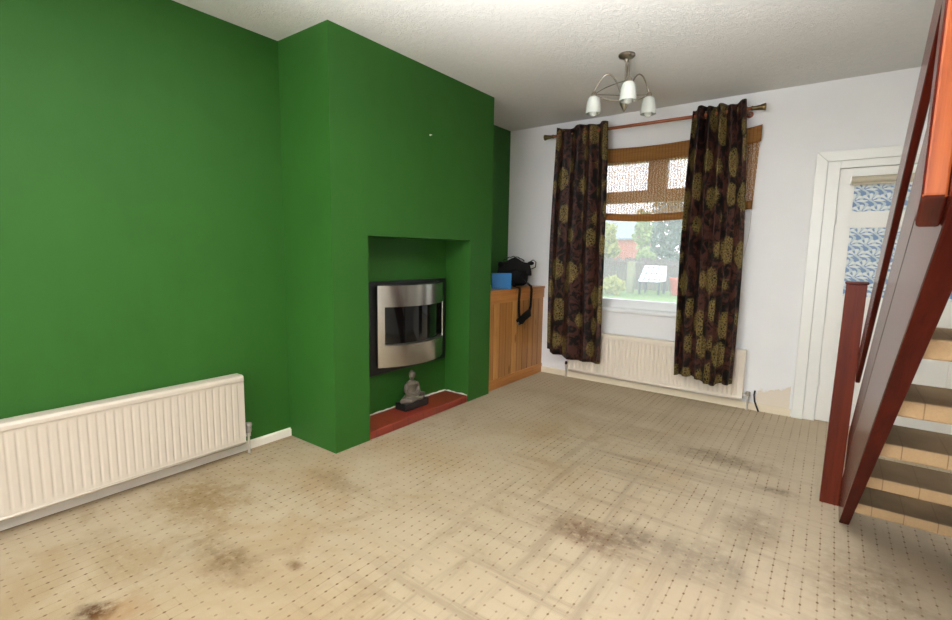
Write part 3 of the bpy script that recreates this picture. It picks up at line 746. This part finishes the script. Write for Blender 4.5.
b = MB(); b.tube([(BX0+.01+(BX1-BX0-.02)*i/24, D-.022, 2.222+sag(i/24)) for i in range(25)], .010, 8); b.build('head_batten', M['pineh'], t)
b = MB(); b.tube([(-.556, D-.02, 2.10), (-.560, D-.016, 1.62), (-.566, D-.012, 1.42), (-.585, D-.008, 1.28), (-.61, D-.006, 1.16)], .0018, 6); b.build('pull_cord', M['cord'], t, smooth=True)
b = MB(); b.lathe([(0, 0), (.008, .002), (.010, .012), (.006, .018), (.012, .026), (0, .032)], (-2.245, D, 1.615), (0, -1, 0), 14)
tag(b.build('cord_cleat', M['pineh'], smooth=True), 'small brown wooden knob on the wall behind the left curtain edge', 'cleat')

# cable stub by the radiator
b = MB(); b.tube([(-.392, D-.03, 0), (-.404, D-.032, .03), (-.424, D-.03, .08), (-.432, D-.026, .13), (-.428, D-.02, .165)], .0065, 10)
tag(b.build('cable', M['cable'], smooth=True), 'short black cable stub rising from the carpet beside the window radiator', 'cable')

# ------------------------------------------------------------------ ceiling light
LX, LY = -1.168, 3.146
t = thing('ceiling_light', (LX, LY, 2.16), 'three-arm brushed nickel ceiling light with white bell glass shades', 'ceiling light')
b = MB(); b.lathe([(0, 0), (.050, 0), (.052, -.010), (.046, -.020), (.030, -.027), (.014, -.032), (.012, -.045), (0, -.045)], (LX, LY, H), seg=32); b.build('ceiling_rose', M['nickel'], t, smooth=40)
b = MB(); b.tube([(LX, LY, H-.03), (LX, LY, 2.21)], .0065, 14); b.lathe([(.007, 0), (.018, -.012), (.029, -.03), (.033, -.048), (.027, -.068), (.014, -.092), (.007, -.104), (.004, -.112), (0, -.114)], (LX, LY, 2.262), seg=24); b.build('stem', M['nickel'], t, smooth=40)
RS, ZS = .198, 2.282
TOPS = [(LX+RS*math.cos(math.radians(a)), LY+RS*math.sin(math.radians(a)), ZS) for a in (189, 296, 60)]
for i, j in ((0, 1), (0, 2)):
    A, B = Vector(TOPS[i]), Vector(TOPS[j]); mid = (A+B)/2-Vector((LX, LY, ZS))
    b = MB(); b.tube([A.lerp(B, f/12)+mid*.18*math.sin(pi*f/12) for f in range(13)], .0028, 8); b.build('tie_rod', M['nickel'], t, smooth=True)
for a in (189, 296, 60):
    a = math.radians(a); c, s_ = math.cos(a), math.sin(a)
    path = []
    for i in range(25):
        f = i/24; rr = .012+(RS-.012)*f**.85
        zz = 2.215 + (ZS+.012-2.215)*f + .145*math.sin(pi*f**.8)**.9
        path.append((LX+c*rr, LY+s_*rr, zz))
    b = MB(); b.tube(path, .0048, 10); b.lathe([(.007, .022), (.015, .012), (.020, .002), (.021, -.012), (.018, -.016)], (LX+c*RS, LY+s_*RS, ZS-.004), seg=20)
    arm = b.build('arm', M['nickel'], t, smooth=40)
    b = MB(); b.tube([(LX+c*(.018+(RS-.018)*f/14), LY+s_*(.018+(RS-.018)*f/14), 2.222+(ZS-2.222)*(f/14)**1.8) for f in range(15)], .0028, 8); b.build('strut', M['nickel'], arm, smooth=True)
    b = MB(); zz = ZS-.014
    b.lathe([(.016, 0), (.029, -.003), (.037, -.013), (.042, -.034), (.046, -.062), (.0485, -.090), (.0495, -.108), (.0465, -.108), (.045, -.090), (.042, -.062), (.037, -.034), (.029, -.013), (.012, -.006)], (LX+c*RS, LY+s_*RS, zz), seg=32)
    b.build('glass_shade', M['opal'], t, smooth=60)
    b = MB(); b.lathe([(.012, -.02), (.013, -.05), (.022, -.072), (.026, -.095), (.024, -.112), (.014, -.124), (0, -.128)], (LX+c*RS, LY+s_*RS, zz), seg=20); b.build('bulb', M['opal'], t, smooth=True)

# ------------------------------------------------------------------ staircase
t = thing('staircase', (.56, 2.5, 0), 'mahogany-stained open-tread staircase with beige carpeted treads rising past the door', 'staircase')
SL = .72
def sloped(x0, x1, c0, c1, ya, yb, name, mat, zmax=9, zmin=0.0, bevel=.005, cutplumb=True):
    """board lying along the flight: z + SL*y between c0 and c1, from y=ya (low end) up to y=yb"""
    pts = [(ya, c0-SL*ya), (yb, c0-SL*yb), (yb, c1-SL*yb), (ya, c1-SL*ya)]
    bb = MB(); bb.prism(pts, 'x', x0, x1)
    for co_, no in (((0, 0, zmin), (0, 0, -1)), ((0, 0, zmax), (0, 0, 1))):
        g = bmesh.ops.bisect_plane(bb.bm, geom=bb.bm.verts[:]+bb.bm.edges[:]+bb.bm.faces[:], plane_co=co_, plane_no=no, clear_outer=True)
        ed = [e for e in g['geom_cut'] if isinstance(e, bmesh.types.BMEdge)]
        if ed: bmesh.ops.contextual_create(bb.bm, geom=ed)
    o_ = bb.build(name, mat, t, bevel=bevel); o_.data.materials.append(M['underedge'])
    for p in o_.data.polygons:
        if p.normal.z < -.5 and p.normal.y < -.3: p.material_index = 1      # matt, less glossy lower edge
    return o_
ZTOP = H+.12
sloped(.12, .16, 1.985, 2.256, 3.3, -1.0, 'string', M['redrail'], ZTOP)
sloped(.955, .995, 1.985, 2.256, 3.3, -1.0, 'string', M['redrail'], ZTOP)
sloped(.128, .147, 2.325, 2.508, 2.955, 1.0, 'mid_rail', M['redrail'])
sloped(.128, .147, 2.738, 2.888, 2.90, .62, 'handrail', M['redrail'], H-.002)
# treads, back edge towards the room
tr = [(2.480, .232), (2.232, .447), (1.868, .692), (1.590, .894), (1.350, 1.085)]
while tr[-1][1] < 2.3: tr.append((tr[-1][0]-.283, tr[-1][1]+.205))
for yb_, zt in tr:
    bb = MB(); prof = []; R_ = .010; th = .046; dp_ = .235
    for cy_, cz_, a0 in ((yb_+R_, zt-R_, 90), (yb_+R_, zt-th+R_, 180), (yb_+dp_-R_, zt-th+R_, 270), (yb_+dp_-R_, zt-R_, 0)):
        for i in range(5):
            a = math.radians(a0+90*i/4); prof.append((cy_+R_*math.cos(a), cz_+R_*math.sin(a)))
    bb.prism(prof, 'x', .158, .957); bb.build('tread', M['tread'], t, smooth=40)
bb = MB(); bb.prism([(.041, 0), (.121, 0), (.136, 1.118), (.056, 1.118)], 'y', 2.940, 3.020); nw = bb.build('newel_post', M['redwood'], t, bevel=.004)
bb = MB(); bb.box(.050, .142, 2.934, 3.026, 1.118, 1.132); bb.build('newel_cap', M['redrail'], nw, bevel=.005)
bb = MB(); bb.prism([(.945, 1.336), (.987, 1.293), (.987, H), (.945, H)], 'x', .0917, .1215)
up = bb.build('upper_post', M['redrail'], t, bevel=.005, bseg=3); up.data.materials.append(M['orange'])
for p in up.data.polygons:
    if p.normal.y < -.9: p.material_index = 1         # room-facing side orange, with the flash light put into its colour
bb = MB(); bb.box(.130, .160, 1.27, 1.36, 1.30, H); bb.build('upper_newel', M['redrail'], t, bevel=.004)

# ------------------------------------------------------------------ garden beyond the window
GZ = -.05
G = {}
G['lawn'] = None
def mat_lawn():
    k = NT('lawn_grass'); co = k.co(); c = k.mix(k.noise(co, 1.4, 6, .65), srgb(96, 128, 62), srgb(146, 164, 92)); c = k.mix(k.m('MULTIPLY', k.noise(co, 30, 3), .5), c, srgb(80, 112, 44))
    k.set(c, .9, spec=.2); k.bump(k.noise(co, 60, 3), .6, .03); return k.mat
def mat_brick():
    k = NT('red_brick'); bt = k.n('ShaderNodeTexBrick'); q = k.xyz(k.co()); k.l(k.comb(k.m('ADD', q[0], q[1]), q[2]), bt.inputs['Vector'])
    bt.inputs['Color1'].default_value = srgb(190, 92, 70); bt.inputs['Color2'].default_value = srgb(170, 80, 62); bt.inputs['Mortar'].default_value = srgb(190, 170, 150); bt.inputs['Scale'].default_value = 4
    k.set(bt.outputs[0], .9); return k.mat
G['lawn'] = mat_lawn(); G['brick'] = mat_brick()
G['roof'] = simple('slate_roof', (140, 146, 156), .7, var=.15, vscale=3)
G['fence'] = simple('weathered_fence_wood', (112, 100, 94), .9, var=.3, vscale=4)
G['postw'] = simple('mossy_post_wood', (150, 148, 118), .9, var=.2)
G['frame'] = simple('white_cold_frame', (232, 236, 240), .5, var=.05)
G['wire'] = simple('dark_wire_mesh', (60, 70, 76), .6)
G['red'] = simple('orange_red_plastic', (216, 92, 62), .5)
G['bark'] = simple('pale_bark', (140, 130, 116), .9, var=.3)
def leafmat(n, a, b_):
    k = NT(n); c = k.mix(k.noise(k.co(), 2.4, 4), srgb(*a), srgb(*b_)); k.set(c, .7, spec=.3)
    tl = k.n('ShaderNodeBsdfTranslucent'); k.put(tl.inputs[0], c); mx = k.n('ShaderNodeMixShader'); mx.inputs[0].default_value = .35
    k.l(k.b.outputs[0], mx.inputs[1]); k.l(tl.outputs[0], mx.inputs[2]); k.l(mx.outputs[0], k.out.inputs[0]); return k.mat
G['yleaf'] = leafmat('yellow_green_leaves', (150, 160, 80), (204, 196, 122))
G['gleaf'] = leafmat('soft_green_leaves', (130, 156, 92), (182, 190, 134))
G['dleaf'] = leafmat('grey_green_leaves', (108, 124, 112), (156, 166, 156))
b = MB(); b.grid(lambda u, v: (-45+70*u, 4.68+70*v, GZ+.03*math.sin(u*40)+.03*math.sin(v*30) if v > .02 else GZ), 40, 40)
struct(b.build('garden_lawn', G['lawn'], smooth=True))
# fence
t = thing('garden_fence', (-6, 17.6, GZ), 'weathered wooden board fence across the far end of the garden', 'fence')
b = MB(); rnd = random.Random(11); xx = -14.0
while xx < 2:
    w_ = rnd.uniform(.12, .16); h_ = 1.12+rnd.uniform(-.06, .05); b.box(xx, xx+w_-.015, 17.6, 17.62, GZ, GZ+h_); xx += w_
b.build('board_panel', G['fence'], t)
for zz in (.25, .85):
    b = MB(); b.box(-14, 2, 17.62, 17.67, GZ+zz, GZ+zz+.09); b.build('rail', G['fence'], t)
b = MB(); b.box(-5.52, -5.32, 15.9, 16.1, GZ, .98); tag(b.build('garden_post', G['postw'], bevel=.01), 'thick mossy wooden post standing on the lawn left of the white cold frame', 'post')
# white frame covered in mesh
t = thing('cold_frame', (-4.75, 16.0, GZ), 'white sloping cold frame behind dark wire mesh on the lawn', 'cold frame')
b = MB(); b.prism([(15.7, .35), (16.5, .35), (16.5, .86), (16.3, .86)], 'x', -5.08, -4.40); b.build('frame_body', G['frame'], t, bevel=.02)
b = MB()
for i in range(5): xx = -5.07+.165*i; b.tube([(xx, 15.66, .36), (xx, 16.27, .88)], .010, 6)
for f in (.15, .5, .85): b.tube([(-5.08, 15.66+.61*f, .36+.52*f), (-4.40, 15.66+.61*f, .36+.52*f)], .010, 6)
b.build('wire_mesh', G['wire'], t)
for xx in (-5.04, -4.44):
    for yy in (15.8, 16.42):
        b = MB(); b.box(xx-.03, xx+.03, yy-.03, yy+.03, GZ-.01, .36); b.build('leg', G['wire'], t)
b = MB(); b.lathe([(0, 0), (.20, 0), (.27, .46), (.29, .48), (.29, .54), (.25, .54), (.21, .1), (0, .08)], (-4.05, 16.6, GZ-.01), seg=24)
tag(b.build('garden_tub', G['red'], smooth=50), 'orange red tub on the lawn right of the white cold frame', 'tub')
def tree(name, label, cat, x, y, h, rx, rz, mat, n, seed, trunk=.08, size=.12):
    rnd = random.Random(seed); t = thing(name, (x, y, GZ-.02), label, cat, 'trees beyond the garden fence' if cat == 'tree' else 'shrubs in the garden')
    b = MB(); b.tube([(x, y, GZ-.02), (x+.05, y, GZ+h*.4), (x-.04, y, GZ+h*.8)], [trunk, trunk*.8, trunk*.4], 10)
    for i in range(6):
        a = rnd.uniform(0, 2*pi); z0 = GZ+h*rnd.uniform(.3, .6); b.tube([(x, y, z0), (x+rx*.5*math.cos(a), y+rx*.5*math.sin(a), z0+h*.25)], [trunk*.5, trunk*.2], 6)
    b.build('trunk', G['bark'], t, smooth=True)
    b = MB(); cz = GZ+h-rz
    for i in range(n):
        while True:
            p = Vector((rnd.uniform(-1, 1), rnd.uniform(-1, 1), rnd.uniform(-1, 1)))
            if p.length < 1 and rnd.random() < .25+.75*p.length: break
        lump = 1+.22*math.sin(p.x*5+seed)*math.sin(p.z*6)
        c = Vector((x+p.x*rx*lump, y+p.y*rx*lump, cz+p.z*rz*lump)); s_ = size*rnd.uniform(.6, 1.3)
        R3 = Matrix.Rotation(rnd.uniform(0, 6.3), 3, 'Z') @ Matrix.Rotation(rnd.uniform(-1.2, 1.2), 3, 'X')
        b.poly([c+R3 @ Vector(q)*s_ for q in ((-.5, 0, -.5), (0, .1, -.6), (.5, 0, 0), (.1, .12, .6), (-.45, 0, .3))])
    b.build('foliage', mat, t, fixn=False); return t
tree('garden_tree', 'yellowing leafy tree left of the brick house behind the fence', 'tree', -10.6, 27.0, 3.1, .62, 1.3, G['yleaf'], 620, 1, .10, .2)
tree('garden_tree', 'slim pale green tree with bare trunk right of the brick house', 'tree', -7.8, 24.5, 3.6, .42, 1.1, G['gleaf'], 420, 2, .16, .17)
tree('garden_tree', 'large grey green tree filling the right side of the window view', 'tree', -7.75, 29.5, 4.9, 1.35, 2.6, G['dleaf'], 2300, 3, .16, .22)
tree('garden_shrub', 'fresh green shrub peeping over the fence behind the cold frame', 'shrub', -5.8, 18.6, 1.5, .35, .45, G['gleaf'], 300, 4, .04, .12)
tree('garden_shrub', 'low yellow green shrub on the lawn at the left of the view', 'shrub', -5.75, 15.2, .55, .42, .28, G['yleaf'], 300, 5, .03, .11)
t = thing('brick_house', (-26, 64, GZ), 'distant red brick house with a grey slate roof beyond the trees', 'house', 'houses behind the garden')
b = MB(); b.box(-33, -20.2, 60, 68, GZ-.1, 3.1); b.prism([(60, 3.1), (68, 3.1), (64, 5.6)], 'x', -33, -20.2); b.build('brick_wall', G['brick'], t)
b = MB(); b.prism([(59.6, 2.95), (64, 5.75), (68.4, 2.95), (68.4, 3.15), (64, 5.98), (59.6, 3.15)], 'x', -33.3, -19.9); b.build('roof', G['roof'], t)
for xx in (-31, -27.5, -23.6):
    b = MB(); b.box(xx, xx+1.2, 59.93, 60.0, 1.0, 2.3); wd = b.build('window', G['frame'], t)
    b = MB(); b.box(xx+.1, xx+1.1, 59.915, 59.93, 1.1, 2.2); b.build('pane', M['blackglass'], wd)
b = MB(); b.box(-29, -28.2, 63.5, 64.4, 5.2, 7.0); b.build('chimney', G['brick'], t)
# terrace further right
t = thing('brick_house', (-9, 74, GZ), 'second grey roofed house far behind the large tree', 'house', 'houses behind the garden')
b = MB(); b.box(-17, -2, 70, 78, GZ-.1, 3.2); b.prism([(70, 3.2), (78, 3.2), (74, 5.6)], 'x', -17, -2); b.build('brick_wall', G['brick'], t)
b = MB(); b.prism([(69.6, 3.05), (74, 5.8), (78.4, 3.05), (78.4, 3.25), (74, 6.05), (69.6, 3.25)], 'x', -17.3, -1.7); b.build('roof', G['roof'], t)

# ------------------------------------------------------------------ light
w = bpy.data.worlds.new('overcast_sky'); S.world = w; w.use_nodes = True; nt = w.node_tree; nt.nodes.clear()
o_ = nt.nodes.new('ShaderNodeOutputWorld'); bg = nt.nodes.new('ShaderNodeBackground'); nt.links.new(bg.outputs[0], o_.inputs[0])
tc = nt.nodes.new('ShaderNodeTexCoord'); sp = nt.nodes.new('ShaderNodeSeparateXYZ'); nt.links.new(tc.outputs['Generated'], sp.inputs[0])
mr = nt.nodes.new('ShaderNodeMapRange'); nt.links.new(sp.outputs[2], mr.inputs[0]); mr.inputs[1].default_value = -.1; mr.inputs[2].default_value = .9
mx = nt.nodes.new('ShaderNodeMix'); mx.data_type = 'RGBA'; nt.links.new(mr.outputs[0], mx.inputs[0])
mx.inputs[6].default_value = (.93, .95, 1.0, 1); mx.inputs[7].default_value = (.78, .86, 1.0, 1); nt.links.new(mx.outputs[2], bg.inputs[0])
bg.inputs[1].default_value = 2.5

def area(name, loc, target, sx, sy, power, col=(1, 1, 1)):
    l = bpy.data.lights.new(name, 'AREA'); l.shape = 'RECTANGLE'; l.size = sx; l.size_y = sy; l.energy = power; l.color = col
    o = bpy.data.objects.new(name, l); COL.objects.link(o); o.location = loc
    o.rotation_euler = (Vector(target)-Vector(loc)).to_track_quat('-Z', 'Y').to_euler(); return o
area('rear_fill_light', (-.97, YR+.03, 1.45), (-.97, 2, 1.45), 2.9, 1.6, 60, (.985, .99, 1.0))  # added fill lamp, placed at the unseen rear opening
# photographer's flash, bounced off the ceiling above the camera
sl = bpy.data.lights.new('bounced_flash', 'SPOT'); sl.energy = 1160; sl.color = (1.0, .995, .985); sl.shadow_soft_size = .06
sl.spot_size = math.radians(110); sl.spot_blend = .8
so = bpy.data.objects.new('bounced_flash', sl); COL.objects.link(so); so.location = (-.45, -.05, 1.34)
so.rotation_euler = (Vector((-.50, .46, 2.5))-so.location).to_track_quat('-Z', 'Y').to_euler()

# ------------------------------------------------------------------ camera
cam = bpy.data.cameras.new('camera'); co = bpy.data.objects.new('camera', cam); COL.objects.link(co)
Rv = Vector((0.80332187, 0.59532444, 0.01621063)); Uv = Vector((-0.08534447, 0.08813835, 0.99244544)); Fv = Vector((-0.58939825, 0.79863662, -0.12161112))
m4 = Matrix((Rv, Uv, -Fv)).transposed().to_4x4(); m4.translation = Vector((0, 0, 1.2489)); co.matrix_world = m4
cam.sensor_width = 36; cam.lens = 36*481.81/952; cam.clip_start = .02; cam.clip_end = 400
S.camera = co
S.view_settings.view_transform = 'Standard'; S.view_settings.look = 'None'; S.view_settings.gamma = 1.0; S.view_settings.use_curve_mapping = False
S.view_settings.exposure = 0.42
